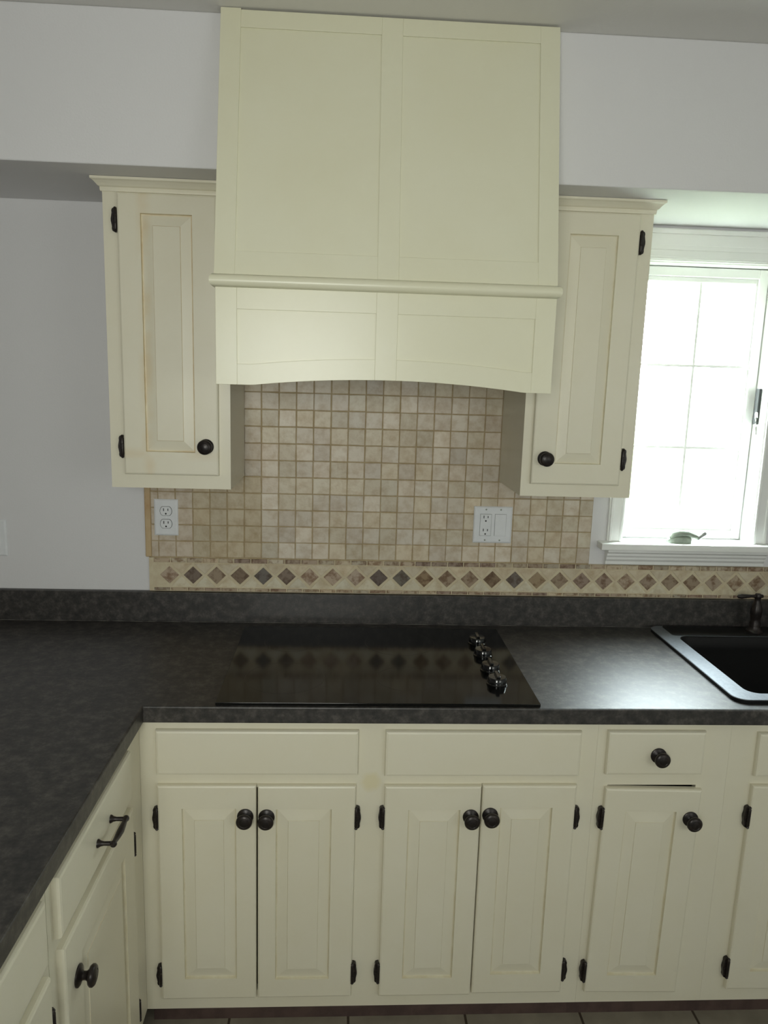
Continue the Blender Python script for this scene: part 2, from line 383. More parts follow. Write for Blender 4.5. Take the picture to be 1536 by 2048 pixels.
# ------------------------------------------------------------------ shared hardware meshes
bm = bmesh.new()
lathe(bm, [(0.0, 0.0), (0.0195, 0.0), (0.0195, -0.0025), (0.017, -0.0045), (0.0105, -0.006), (0.0075, -0.009), (0.0075, -0.014), (0.010, -0.018), (0.0165, -0.0205),
           (0.0190, -0.0235), (0.0190, -0.0270), (0.0165, -0.0300), (0.0115, -0.0315), (0.0105, -0.0308), (0.006, -0.0322), (0.0, -0.0326)][1:-1] + [(0.0006, -0.0326)], 'y', 32)
KNOB = mesh_only('knob', bm, M['bronze'])
def hinge_mesh(sgn):
    b = bmesh.new()
    pts = [(0.000, -0.029), (0.003, -0.0285), (0.0075, -0.0265), (0.0092, -0.022), (0.0088, -0.016), (0.0098, -0.010), (0.0112, -0.003), (0.0112, 0.003), (0.0098, 0.010),
           (0.0088, 0.016), (0.0092, 0.022), (0.0075, 0.0265), (0.003, 0.0285), (0.000, 0.029)]
    prism(b, [(-sgn * x, z) for x, z in pts], 0.0, -0.0105)
    lathe(b, [(0.0005, -0.0305), (0.003, -0.029), (0.0042, -0.0265), (0.003, -0.024), (0.0042, -0.022), (0.0042, -0.0075), (0.0036, -0.007), (0.0042, -0.0065), (0.0042, 0.0065), (0.0036, 0.007), (0.0042, 0.0075),
                (0.0042, 0.022), (0.003, 0.024), (0.0042, 0.0265), (0.003, 0.029), (0.0005, 0.0305)], 'z', 12, (0, -0.0125, 0))
    box(b, -0.004 if sgn > 0 else -0.001, 0.001 if sgn > 0 else 0.004, -0.0135, 0.0, -0.021, 0.021)
    for z in (-0.018, 0.0, 0.018): lathe(b, [(0.0028, -0.010), (0.0024, -0.0114), (0.0006, -0.0118)], 'y', 10, (-sgn * 0.0055, 0, z))
    return mesh_only('hinge', b, M['bronze'])
HINGE = {'L': hinge_mesh(1), 'R': hinge_mesh(-1)}
bm = bmesh.new()
tube(bm, [(-0.048, -0.030, 0), (-0.045, -0.030, 0), (-0.041, -0.030, 0), (-0.036, -0.030, 0), (-0.02, -0.031, 0), (0, -0.0315, 0), (0.02, -0.031, 0), (0.036, -0.030, 0), (0.041, -0.030, 0), (0.045, -0.030, 0), (0.048, -0.030, 0)],
     [0.003, 0.006, 0.0068, 0.0045, 0.0058, 0.0070, 0.0058, 0.0045, 0.0068, 0.006, 0.003], 16)
for s in (-1, 1): lathe(bm, [(0.0085, 0.0), (0.0082, -0.002), (0.0055, -0.006), (0.0042, -0.012), (0.0045, -0.031)], 'y', 16, (s * 0.0405, 0, 0))
PULL = mesh_only('pull_handle', bm, M['bronze'])

# ------------------------------------------------------------------ cabinets (local frame: face plane y=0, front towards -y)
DT = 0.0145     # how far doors and drawer fronts stand out of the frame
def door_bm(x0, x1, z0, z1, ox0, ox1, oz0, oz1, sx=0.030, st=0.031, sb=0.030):
    b = bmesh.new()
    R = [rect(x0, x1, z0, z1, 0.004), rect(x0, x1, z0, z1, -DT + 0.005), rect(x0 + .0015, x1 - .0015, z0 + .0015, z1 - .0015, -DT + 0.0015), rect(x0 + .005, x1 - .005, z0 + .005, z1 - .005, -DT),
         rect(ox0, ox1, oz0, oz1, -DT), rect(ox0 + .0015, ox1 - .0015, oz0 + .0015, oz1 - .0015, -DT + .006), rect(ox0 + .004, ox1 - .004, oz0 + .004, oz1 - .004, -DT + .0065),
         rect(ox0 + sx - .001, ox1 - sx + .001, oz0 + sb - .001, oz1 - st + .001, -DT + .0015), rect(ox0 + sx, ox1 - sx, oz0 + sb, oz1 - st, -DT + .0002)]
    rings(b, R, [0, 0, 0, 0, 1, 1, 0, 1])
    return b
def slab_bm(x0, x1, z0, z1):
    b = bmesh.new()
    rings(b, [rect(x0, x1, z0, z1, 0.0), rect(x0, x1, z0, z1, -DT + .006), rect(x0 + .002, x1 - .002, z0 + .002, z1 - .002, -DT + .0015), rect(x0 + .0065, x1 - .0065, z0 + .0065, z1 - .0065, -DT)], [0, 0, 1])
    return b
def moved(b, piv):
    bmesh.ops.translate(b, verts=b.verts, vec=[-c for c in piv]); return b
def add_door(cab, x0, x1, z0, z1, panel, hinge_side, hz, knob=None, tilt=0.0, sx=0.030, st=0.031, sb=0.030, glaze_shade='glaze', hx=0.002):
    piv = (x0 if hinge_side == 'L' else x1, 0.0, z1)
    d = link('door', moved(door_bm(x0, x1, z0, z1, *panel, sx, st, sb), piv), [M['worn' if glaze_shade == 'glaze_worn' else 'cream'], M[glaze_shade]], cab)
    d.location = piv; d.rotation_euler = (0, tilt, 0)
    if knob: inst(KNOB, d, (knob[0] - piv[0], -DT - piv[1], knob[1] - piv[2]))
    for z in hz:
        z, dx = z if isinstance(z, tuple) else (z, 0.0)
        h = inst(HINGE[hinge_side], cab, (((x0 - hx) if hinge_side == 'L' else (x1 + hx)) + dx, -0.0003, z), (0, tilt, 0))
    return d
def add_drawer(cab, x0, x1, z0, z1, knob=None, pull=None, name='drawer_front'):
    c = ((x0 + x1) / 2, 0, (z0 + z1) / 2)
    d = link(name, moved(slab_bm(x0, x1, z0, z1), c), [M['cream'], M['cream']], cab); d.location = c
    if knob: inst(KNOB, d, (knob[0] - c[0], -DT, knob[1] - c[2]))
    if pull: inst(PULL, d, (pull[0] - c[0], -DT, pull[1] - c[2]))
    return d
def carcass(cab, x0, x1, z0, z1, depth, toe=False, top=True):
    b = bmesh.new(); t = 0.016
    box(b, x0, x0 + t, 0.019, depth, z0, z1); box(b, x1 - t, x1, 0.019, depth, z0, z1)
    box(b, x0 + t, x1 - t, 0.019, depth, z0, z0 + t); box(b, x0 + t, x1 - t, depth - 0.006, depth, z0 + t, z1)
    if top: box(b, x0 + t, x1 - t, 0.019, depth - 0.006, z1 - t, z1)
    return b
def frame_parts(cab, w_, z0, z1, stiles, rails, mt=None):
    """stiles: (x0, x1); rails: (x0, x1, z0, z1)"""
    b = bmesh.new()
    for x0, x1 in stiles: box(b, x0, x1, 0.0, 0.019, z0, z1)
    for x0, x1, a, c in rails: box(b, x0, x1, 0.0, 0.019, a, c)
    return link('face_frame', b, mt or M['cream'], cab)

BZ, CZ = 0.0909, 0.8728
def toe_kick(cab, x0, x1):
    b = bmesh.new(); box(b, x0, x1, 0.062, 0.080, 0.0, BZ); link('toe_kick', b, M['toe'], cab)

# double cabinet under the cooktop; X is world x minus X0
X0 = -0.449; FY = -0.609
cab = thing('base_cabinet', 'wide cream base cabinet with four knobbed doors and two blank drawer fronts under the cooktop', 'cabinet', (X0, FY, 0), 0, 'base cabinets along the back wall')
W = 0.6477 - X0
link('carcass', carcass(cab, 0.0, W - 0.0001, BZ, CZ, 0.585, top=False), [M['inside']], cab)
q = lambda x: x - X0
frame_parts(cab, W, BZ, CZ, [(0.0, q(-0.395)), (q(0.053), q(0.143)), (q(0.593), W - 0.0001)],
            [(q(-0.395), q(0.053), CZ - 0.033, CZ), (q(-0.395), q(0.053), 0.700, 0.746), (q(-0.395), q(0.053), BZ, 0.142),
             (q(0.143), q(0.593), CZ - 0.033, CZ), (q(0.143), q(0.593), 0.700, 0.746), (q(0.143), q(0.593), BZ, 0.142)], M['patched'])
add_drawer(cab, q(-0.4095), q(0.067), 0.7375, 0.8510, name='false_drawer_front')
add_drawer(cab, q(0.1305), q(0.6053), 0.7345, 0.8510, name='false_drawer_front')
HZ = (0.6245, 0.1955)
add_door(cab, q(-0.4085), q(-0.1748), 0.1295, 0.7112, (q(-0.351), q(-0.2226), 0.188, 0.652), 'L', HZ, (q(-0.2005), 0.6325))
add_door(cab, q(-0.1715), q(0.0633), 0.1300, 0.7103, (q(-0.1278), q(0.0057), 0.183, 0.650), 'R', HZ, (q(-0.1500), 0.6310))
add_door(cab, q(0.1325), q(0.3678), 0.1290, 0.7095, (q(0.1910), q(0.3179), 0.181, 0.648), 'L', HZ, (q(0.3440), 0.6300))
add_door(cab, q(0.3703), q(0.6025), 0.1330, 0.7115, (q(0.4159), q(0.5448), 0.189, 0.653), 'R', HZ, (q(0.3915), 0.6345))
toe_kick(cab, 0, W)

# single cabinet right of it
X0 = 0.6478; W = 0.9800 - X0
cab = thing('base_cabinet', 'narrow cream base cabinet with one knobbed drawer above one crooked door', 'cabinet', (X0, FY, 0), 0, 'base cabinets along the back wall')
link('carcass', carcass(cab, 0.0005, W - 0.0001, BZ, CZ, 0.585, top=False), [M['inside']], cab)
frame_parts(cab, W, BZ, CZ, [(0.0001, q(0.682)), (q(0.905), W - 0.0001)],
            [(q(0.682), q(0.905), CZ - 0.033, CZ), (q(0.682), q(0.905), 0.7065, 0.746), (q(0.682), q(0.905), BZ, 0.142)])
add_drawer(cab, q(0.6700), q(0.9125), 0.7390, 0.8528, knob=(q(0.7965), 0.7920))
add_door(cab, q(0.6745), q(0.9170), 0.1315, 0.7040, (q(0.7290), q(0.8580), 0.183, 0.645), 'L', (0.6225, (0.1905, -0.0105)), (q(0.8945), 0.6270), tilt=math.radians(1.1), hx=0.003)
toe_kick(cab, 0, W)

# sink cabinet at the right edge
X0 = 0.9801; W = 1.86 - X0
cab = thing('sink_base_cabinet', 'cream base cabinet under the black sink, only its hinge side in view', 'cabinet', (X0, FY, 0), 0, 'base cabinets along the back wall')
link('carcass', carcass(cab, 0.0005, W, BZ, CZ, 0.585, top=False), [M['inside']], cab)
frame_parts(cab, W, BZ, CZ, [(0.0001, q(1.062)), (W - 0.06, W)],
            [(q(1.062), W - 0.06, CZ - 0.033, CZ), (q(1.062), W - 0.06, 0.700, 0.746), (q(1.062), W - 0.06, BZ, 0.142)])
add_drawer(cab, q(1.0453), q(1.812), 0.7340, 0.8490, name='false_drawer_front')
add_door(cab, q(1.0440), q(1.4255), 0.1345, 0.7104, (q(1.1020), q(1.3700), 0.188, 0.650), 'L', ((0.6245, 0.001), (0.196, -0.0045)), (q(1.398), 0.632), tilt=math.radians(0.6))
add_door(cab, q(1.4290), q(1.812), 0.1345, 0.7104, (q(1.4850), q(1.7560), 0.188, 0.650), 'R', (0.6245, 0.196), (q(1.457), 0.632))
toe_kick(cab, 0, W)

# run on the left, facing +x: local x runs from the photographer towards the back wall
PX = -0.4492
def left_cabinet(y0, y1, label, dy0, dy1, far_stile, zt):
    cab = thing('base_cabinet', label, 'cabinet', (PX, y0, 0), PI / 2, 'base cabinets of the left run')
    W = y1 - y0; q = lambda y: y - y0
    link('carcass', carcass(cab, 0.0005, W - 0.0001, BZ, CZ, 0.60, top=False), [M['inside']], cab)
    frame_parts(cab, W, BZ, CZ, [(0.0005, q(dy0) + 0.014), (q(dy1) - 0.014, W - 0.0001)],
                [(q(dy0) + .014, q(dy1) - .014, CZ - 0.025, CZ), (q(dy0) + .014, q(dy1) - .014, 0.705, 0.750), (q(dy0) + .014, q(dy1) - .014, BZ, 0.142)])
    add_drawer(cab, q(dy0) - 0.006, q(dy1) - 0.004, 0.7415, 0.8555, pull=(q(-0.925) if y1 > -1 else q(dy0 + dy1) / 2 - y0 / 2, 0.791))
    add_door(cab, q(dy0), q(dy1), 0.130, 0.7165, (q(dy0) + 0.078, q(dy1) - 0.076, 0.19, 0.648), 'R', (0.6245, 0.192), (q(dy0) + 0.055, 0.618))
    toe_kick(cab, 0, W)
left_cabinet(-1.1785, -0.6091, 'cream base cabinet on the left run beside the inner corner, drawer with a bar pull', -1.148, -0.7225, 0.1, 0)
left_cabinet(-1.7600, -1.1795, 'cream base cabinet nearest the photographer at the lower left edge', -1.728, -1.2055, 0.03, 0)

# ------------------------------------------------------------------ wall cabinets
UY = -0.2916; UZ = 1.3724
def crown(cab, xl, xr, shift):
    """xl: exposed end, xr: end against the hood"""
    s = -1 if xl < xr else 1
    prof = [(0.0, 2.1060), (0.0035, 2.1060), (0.0045, 2.1100), (0.0045, 2.1155), (0.0085, 2.1180), (0.0125, 2.1230), (0.0175, 2.1280), (0.0205, 2.1300), (0.0225, 2.1310), (0.0225, 2.1368), (0.0, 2.1368)]
    b = bmesh.new()
    loops = [[(xl + s * d, -0.001, z) for d, z in prof], [(xl + s * d, UY - d, z) for d, z in prof], [(xr, UY - d, z) for d, z in prof]]
    rings(b, loops)
    link('crown_moulding', b, M['cream'], cab, shift=shift)
def wall_cabinet(label, x0, x1, exposed_left, door, panel, hinge, hz, knob, hx, glaze_shade, sx, st, sb):
    loc = (x0, UY, UZ)
    cab = thing('wall_cabinet', label, 'cabinet', loc, 0, 'wall cabinets beside the hood')
    W = x1 - x0; H = 2.1372 - UZ
    b = bmesh.new()
    t = 0.016; d = -UY - 0.012
    box(b, 0, t, 0.019, d, 0, H); box(b, W - t, W, 0.019, d, 0, H); box(b, t, W - t, 0.019, d, 0.0, t); box(b, t, W - t, 0.019, d, H - t, H); box(b, t, W - t, d - .006, d, t, H - t)
    link('carcass', b, M['cream'], cab)
    frame_parts(cab, W, 0, H, [(0, 0.048), (W - 0.048, W)], [(0.048, W - 0.048, 0, 0.048), (0.048, W - 0.048, H - 0.045, H)])
    q = lambda x: x - x0; z = lambda v: v - UZ
    add_door(cab, q(door[0]), q(door[1]), z(door[2]), z(door[3]), (q(panel[0]), q(panel[1]), z(panel[2]), z(panel[3])), hinge, [z(v) for v in hz], (q(knob[0]), z(knob[1])), sx=sx, st=st, sb=sb, glaze_shade=glaze_shade, hx=hx)
    crown(cab, x0 if exposed_left else x1, x1 if exposed_left else x0, loc)
wall_cabinet('cream wall cabinet left of the hood, with tan wear in the door grooves', -0.5873, -0.2787, True, (-0.5503, -0.3078, 1.4090, 2.1035),
             (-0.4935, -0.3675, 1.469, 2.056), 'L', (2.0388, 1.4810), (-0.3392, 1.4860), 0.004, 'glaze_worn', 0.030, 0.029, 0.030)
wall_cabinet('cream wall cabinet between the hood and the window, knob at its lower left', 0.4950, 0.7970, False, (0.5190, 0.7610, 1.4070, 2.1035),
             (0.5800, 0.7050, 1.463, 2.049), 'R', (2.0341, 1.4777), (0.5525, 1.4762), 0.004, 'glaze', 0.030, 0.032, 0.029)

# ------------------------------------------------------------------ range hood
HL = (0.1065, -0.30, 1.652)
hood = thing('range_hood', 'tall cream wooden range hood with sloped panelled front and arched apron', 'range hood', HL)
def hpart(name, bm, mt, bevel=None, **k): return link(name, bm, mt, hood, bevel, shift=HL, **k)
YT, YB, ZB, ZT = -0.4487, -0.5750, 1.887, CEIL - 0.0012
slope = (YB - YT) / (ZB - ZT)
HYB = -0.0135                       # back of the hood, against the tile
def yfront(z): return YT + (z - ZT) * slope
def slanted(bm, x0, x1, z0, z1, d0, d1):
    """board lying on the sloped front, from depth d0 (front) to d1 (back)"""
    vs = []
    for d in (d0, d1):
        for x, z in ((x0, z0), (x1, z0), (x1, z1), (x0, z1)): vs.append(bm.verts.new((x, yfront(z) + d, z)))
    for f in ((0, 1, 2, 3), (7, 6, 5, 4), (0, 4, 5, 1), (1, 5, 6, 2), (2, 6, 7, 3), (3, 7, 4, 0)): bm.faces.new([vs[i] for i in f])
bm = bmesh.new(); slanted(bm, HX0 + .001, HX1 - .001, ZB, ZT - 0.002, 0.0035, 0.018); hpart('front_panel', bm, M['hoodpaint'])
bm = bmesh.new()
for a, b in ((HX0, -0.2265), (0.0834, 0.1302), (0.4395, HX1)): slanted(bm, a, b, ZB, ZT - (0.0 if a < -.2 else .0035), 0.0, 0.003)
for a, b in ((-0.2265, 0.0834), (0.1302, 0.4395)):
    slanted(bm, a, b, ZB, 1.9380, 0.0, 0.003); slanted(bm, a, b, 2.4235, ZT - 0.0035, 0.0, 0.003)
hpart('panel_frame', bm, M['hoodpaint'], 0.0007)
# sides
AY = -0.5705
for x0, x1 in ((HX0 + .0015, HX0 + 0.018), (HX1 - 0.018, HX1 - .0015)):
    bm = bmesh.new(); o = [(HYB, 1.70), (-0.29, 1.70), (-0.29, 1.655), (AY + 0.018, 1.655), (AY + .018, ZB), (yfront(ZB) + .018, ZB), (yfront(ZT) + .018, ZT - .002), (HYB, ZT - .002)]
    rings(bm, [[(x0, y, z) for y, z in o], [(x1, y, z) for y, z in o]])
    hpart('side_panel', bm, M['hoodpaint'])
# apron with arched lower edge
AX0, AX1 = -0.2690, 0.4850
def arch(x):
    c, hw = 0.117, 0.306
    u = (x - c) / hw
    return 1.6520 if abs(u) >= 1 else 1.6520 + 0.0185 * (1 - u * u)
def arch_board(bm, x0, x1, lo, hi, y0, y1, n=40):
    top = [(x0 + (x1 - x0) * i / n, hi(x0 + (x1 - x0) * i / n)) for i in range(n + 1)]
    bot = [(x0 + (x1 - x0) * i / n, lo(x0 + (x1 - x0) * i / n)) for i in range(n + 1)]
    vf = [[bm.verts.new((x, y, z)) for x, z in r] for y in (y0, y1) for r in (bot, top)]
    b0, t0, b1, t1 = vf
    for i in range(n):
        bm.faces.new((b0[i], b0[i + 1], t0[i + 1], t0[i])); bm.faces.new((b1[i + 1], b1[i], t1[i], t1[i + 1]))
        bm.faces.new((b0[i + 1], b0[i], b1[i], b1[i + 1])); bm.faces.new((t0[i], t0[i + 1], t1[i + 1], t1[i]))
    bm.faces.new((b0[0], t0[0], t1[0], b1[0])); bm.faces.new((b0[n], b1[n], t1[n], t0[n]))
AT = 1.876
bm = bmesh.new(); arch_board(bm, AX0, AX1, lambda x: arch(x) + .0003, lambda x: AT, AY + 0.0035, AY + 0.018); apron = hpart('apron', bm, M['hoodpaint'])
bm = bmesh.new()
pz = lambda x: arch(x) + 0.0455
arch_board(bm, AX0, -0.2225, arch, lambda x: AT, AY, AY + .003, 8)
arch_board(bm, 0.0832, 0.1312, arch, lambda x: AT, AY, AY + .003, 8)
arch_board(bm, 0.4391, AX1, arch, lambda x: AT, AY, AY + .003, 8)
for a, b in ((-0.2225, 0.0832), (0.1312, 0.4391)):
    arch_board(bm, a, b, arch, pz, AY, AY + .003, 30); arch_board(bm, a, b, lambda x: 1.8155, lambda x: AT, AY, AY + .003, 2)
link('apron_frame', bm, M['hoodpaint'], apron, 0.0006, shift=HL)
# half-round bead, returned along the sides
bm = bmesh.new()
R_ = 0.0140; zc = 1.8745
prof = [(R_ * math.cos(a) * 1.15, zc + R_ * math.sin(a)) for a in [(-PI / 2 + PI * i / 12) for i in range(13)]]
prof = [(-0.004, zc - R_)] + prof + [(-0.004, zc + R_)]
yb = AY - 0.0005
rings(bm, [[(HX0 - max(d, 0) * .55, -0.315, z) for d, z in prof], [(HX0 - d * .55, yb - d, z) for d, z in prof], [(HX1 + d * .55, yb - d, z) for d, z in prof], [(HX1 + max(d, 0) * .55, -0.315, z) for d, z in prof]])
hpart('bead_moulding', bm, M['hoodpaint'], smooth=True)
bm = bmesh.new(); box(bm, HX0 + .02, HX1 - .02, AY + .02, HYB, 1.715, 1.745)
for i in range(12): box(bm, -0.05 + i * .028, -0.036 + i * .028, -0.45, -0.15, 1.711, 1.7155)
hpart('filter_insert', bm, M['steel'])

# ------------------------------------------------------------------ worktop
CT0, CT1 = CZ + 0.0002, 0.914
SX0, SX1, SY0, SY1 = 1.030, 1.790, -0.560, -0.125
xs = [-1.090, -0.4335, SX0, SX1, 2.05]; ys = [-1.80, -0.6290, SY0, SY1, -0.0005]
def inside(i, j):
    if j == 0: return i == 0
    if i == 2 and j == 2: return False
    return True
wt = thing('worktop', 'dark mottled grey L-shaped laminate worktop with upstand, wrapping the inner corner', 'worktop', (-0.4335, -0.60, CT0)); WT = (-0.4335, -0.60, CT0)
bm = bmesh.new()
vv = {}
def gv(i, j, k):
    if (i, j, k) not in vv: vv[(i, j, k)] = bm.verts.new((xs[i], ys[j], (CT0, CT1)[k]))
    return vv[(i, j, k)]
cells = {(i, j) for i in range(4) for j in range(4) if inside(i, j)}
for i, j in cells:
    bm.faces.new((gv(i, j, 1), gv(i + 1, j, 1), gv(i + 1, j + 1, 1), gv(i, j + 1, 1)))
    bm.faces.new((gv(i, j, 0), gv(i, j + 1, 0), gv(i + 1, j + 1, 0), gv(i + 1, j, 0)))
    for (di, dj), (a, b) in {(-1, 0): ((i, j + 1), (i, j)), (1, 0): ((i + 1, j), (i + 1, j + 1)), (0, -1): ((i, j), (i + 1, j)), (0, 1): ((i + 1, j + 1), (i, j + 1))}.items():
        if (i + di, j + dj) not in cells:
            bm.faces.new((gv(*a, 0), gv(*b, 0), gv(*b, 1), gv(*a, 1)))
link('slab', bm, M['counter'], wt, 0.0035, shift=WT)
bm = bmesh.new(); box(bm, -1.090, 2.05, -0.0224, -0.0005, CT1 + 0.0002, 1.0081); link('upstand', bm, M['counter'], wt, 0.0025, shift=WT)
bm = bmesh.new(); box(bm, -1.08, 2.05, -0.0234, -0.0218, CT1 + 0.0001, CT1 + 0.0012); link('sealant_line', bm, M['sealant'], wt, shift=WT)

# ------------------------------------------------------------------ tile backsplash
TB = thing('tile_backsplash', 'beige tumbled stone tile backsplash with a diamond border, behind the cooktop', 'backsplash', (0.11, -0.0005, 1.0085)); TL = (0.11, -0.0005, 1.0085)
def toned(name, boxes, mt, bev=0.0012):
    """boxes: (outline of (x,z), y_back, y_front, tone)"""
    b = bmesh.new(); cl = b.loops.layers.float_color.new('stone_tone')
    for ol, y0, y1, tone in boxes:
        cx = sum(p[0] for p in ol) / len(ol); cz = sum(p[1] for p in ol) / len(ol)
        def ins(d):
            r = []
            for x, z in ol:
                L = math.hypot(x - cx, z - cz); f = (L - d) / L; r.append((cx + (x - cx) * f, cz + (z - cz) * f))
            return r
        before = set(b.faces)
        rings(b, [[(x, y0, z) for x, z in ol], [(x, y1 + bev, z) for x, z in ol], [(x, y1 + bev * .3, z) for x, z in ins(bev * .6)], [(x, y1, z) for x, z in ins(bev * 1.8)]])
        for f in b.faces:
            if f not in before:
                for l in f.loops: l[cl] = tone
    o = link(name, b, mt, TB, shift=TL); return o
def tone(base, var, warm):
    k = 1 + random.uniform(-var, var); h = random.uniform(-warm, warm)
    g_ = sum(base) / 3; base = [v + (g_ - v) * 0.28 for v in base]; c = lin(*base); return (c[0] * k * (1 + h), c[1] * k, c[2] * k * (1 - 1.5 * h), 1)
TX0, TX1, TZ0, TZ1 = -0.5610, 0.7960, 1.1157, 1.735
px, pz_ = 0.0517, 0.0507; gr = 0.0013
tiles = []
for ix in range(-11, 17):
    a, b = -0.0220 + px * ix, -0.0220 + px * (ix + 1)
    a, b = max(a, TX0), min(b, TX1)
    if b - a < 0.008: continue
    for iz in range(0, 13):
        c, d = TZ0 + pz_ * iz, min(TZ0 + pz_ * (iz + 1), TZ1)
        # nothing of the tile field goes behind the wall cabinets' backs
        if d - c < 0.008: continue
        if (b < -0.30 or a > 0.52) and c > 1.40: continue
        j = lambda: random.uniform(-0.0007, 0.0007)
        t = tone(random.choice([(224, 208, 182), (218, 203, 172), (228, 213, 188), (216, 199, 174), (220, 202, 168)]), 0.10, 0.015)
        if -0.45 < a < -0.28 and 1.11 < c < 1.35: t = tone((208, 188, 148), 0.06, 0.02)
        if a < -0.47: t = tone((216, 198, 172), 0.05, 0.01)
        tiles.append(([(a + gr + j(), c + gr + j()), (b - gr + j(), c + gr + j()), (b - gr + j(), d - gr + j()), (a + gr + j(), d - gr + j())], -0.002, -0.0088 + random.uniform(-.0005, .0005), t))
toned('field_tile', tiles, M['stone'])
bm = bmesh.new(); box(bm, TX0 - .001, TX1, -0.0065, -0.0006, TZ0 - .002, 1.405); box(bm, -0.30, 0.52, -0.0065, -0.0006, 1.405, TZ1)
link('grout_bed', bm, M['grout'], TB, shift=TL)
bm = bmesh.new(); box(bm, -0.570, 2.05, -0.0072, -0.0006, 1.0085, TZ0 - .0022); link('border_grout', bm, M['bordergrout'], TB, shift=TL)
BX0, BX1 = -0.569, 2.05
for (z0, z1) in ((1.0985, 1.1140), (1.0095, 1.0205)):
    x = BX0 + 0.012; pen = []
    while x < BX1:
        L = random.choice([0.048, 0.05, 0.052]) * (1.0 if z0 > 1.05 else 1.02)
        base = random.choice([(190, 166, 134), (176, 150, 122), (200, 178, 144), (186, 168, 138), (168, 140, 116), (204, 186, 152)])
        pen.append(([(x + .0015, z0 + .001), (x + L - .0015, z0 + .001), (x + L - .0015, z1 - .001), (x + .0015, z1 - .001)], -0.002, -0.0105, tone(base, .14, .03))); x += L
    toned('pencil_tile', pen, M['stonedark'], 0.0025)
dia, tri = [], []
pd = 0.07145; n0 = -0.5085
dk = {1: (128, 108, 90), 3: (140, 112, 82), 4: (112, 102, 92), 5: (140, 116, 94), 9: (110, 92, 82), 10: (116, 106, 90), 14: (150, 120, 82), 15: (122, 110, 98), 11: (160, 128, 84), 16: (170, 140, 96)}
zc_, hh, hw_ = 1.0597, 0.0275, 0.0285
for i in range(0, 37):
    c = n0 + pd * i
    if c > BX1 - .04: break
    base = dk.get(i) or random.choice([(184, 158, 128), (168, 140, 114), (190, 164, 130), (162, 134, 110), (176, 148, 118), (168, 142, 110)])
    if i in (0, 6, 7, 8): base = (196, 168, 138)
    dia.append(([(c - hw_, zc_), (c, zc_ - hh), (c + hw_, zc_), (c, zc_ + hh)], -0.002, -0.0092, tone(base, .06, .02)))
    e = c + pd / 2; g2 = 0.0025; zt, zb = 1.0965, 1.0225
    hwt = pd / 2 - 0.003
    tri.append(([(e - hwt, zb), (e + hwt, zb), (e, zb + 0.034)], -0.002, -0.0088, tone((224, 212, 178), .05, .02)))
    tri.append(([(e + hwt, zt), (e - hwt, zt), (e, zt - 0.034)], -0.002, -0.0088, tone((220, 202, 166), .07, .02)))
toned('diamond_tile', dia, M['stonedark'], 0.0008)
toned('triangle_tile', tri, M['stone'], 0.0008)
bm = bmesh.new(); box(bm, -0.5795, -0.5615, -0.0095, -0.0006, 1.1150, 1.3715); link('edge_tile', bm, M['edge'], TB, 0.003, shift=TL)

# ------------------------------------------------------------------ cooktop
KL = (0.114, -0.352, CT1)
ct = thing('cooktop', 'black glass electric cooktop with four knobs along its right side', 'cooktop', KL)
bm = bmesh.new(); box(bm, -0.2695, 0.4985, -0.6215, -0.0775, CT1 + 0.0004, CT1 + 0.0075); link('glass_top', bm, M['blackglass'], ct, 0.0008, shift=KL)
burner = mat('burner_print', lin(36, 36, 36), 0.25, noise=(90, lin(44, 44, 44), .4, .6))
def ring_mark(b, cx, cy, r0, r1, z, n=48):
    rings(b, [[(cx + r * math.cos(2 * PI * i / n), cy + r * math.sin(2 * PI * i / n), zz) for i in range(n)] for r, zz in ((r0, z), (r0, z + .00015), (r1, z + .00015), (r1, z))], cap0=False, cap1=False)
for cx, cy, r in ((-0.12, -0.47, 0.10), (-0.12, -0.21, 0.078), (0.19, -0.47, 0.078), (0.19, -0.21, 0.10)):
    bm = bmesh.new(); ring_mark(bm, cx, cy, r - .0008, r, CT1 + 0.0075); link('burner_ring', bm, burner, ct, shift=KL)
for y in (-0.205, -0.302, -0.410, -0.500):
    bm = bmesh.new(); zz = 0.0077
    lathe(bm, [(0.0265, zz), (0.0265, zz + .003), (0.0245, zz + .005), (0.0235, zz + .017), (0.0215, zz + .0195), (0.001, zz + .020)], 'z', 32)
    kb = link('control_knob', bm, M['knobblack'], ct, smooth=True); kb.location = (0.4165 - KL[0], y - KL[1], 0)
    bm = bmesh.new(); box(bm, -0.0045, 0.0045, -0.0215, 0.0215, zz + .019, zz + .027); g = link('knob_grip', bm, M['knobblack'], kb, 0.002)

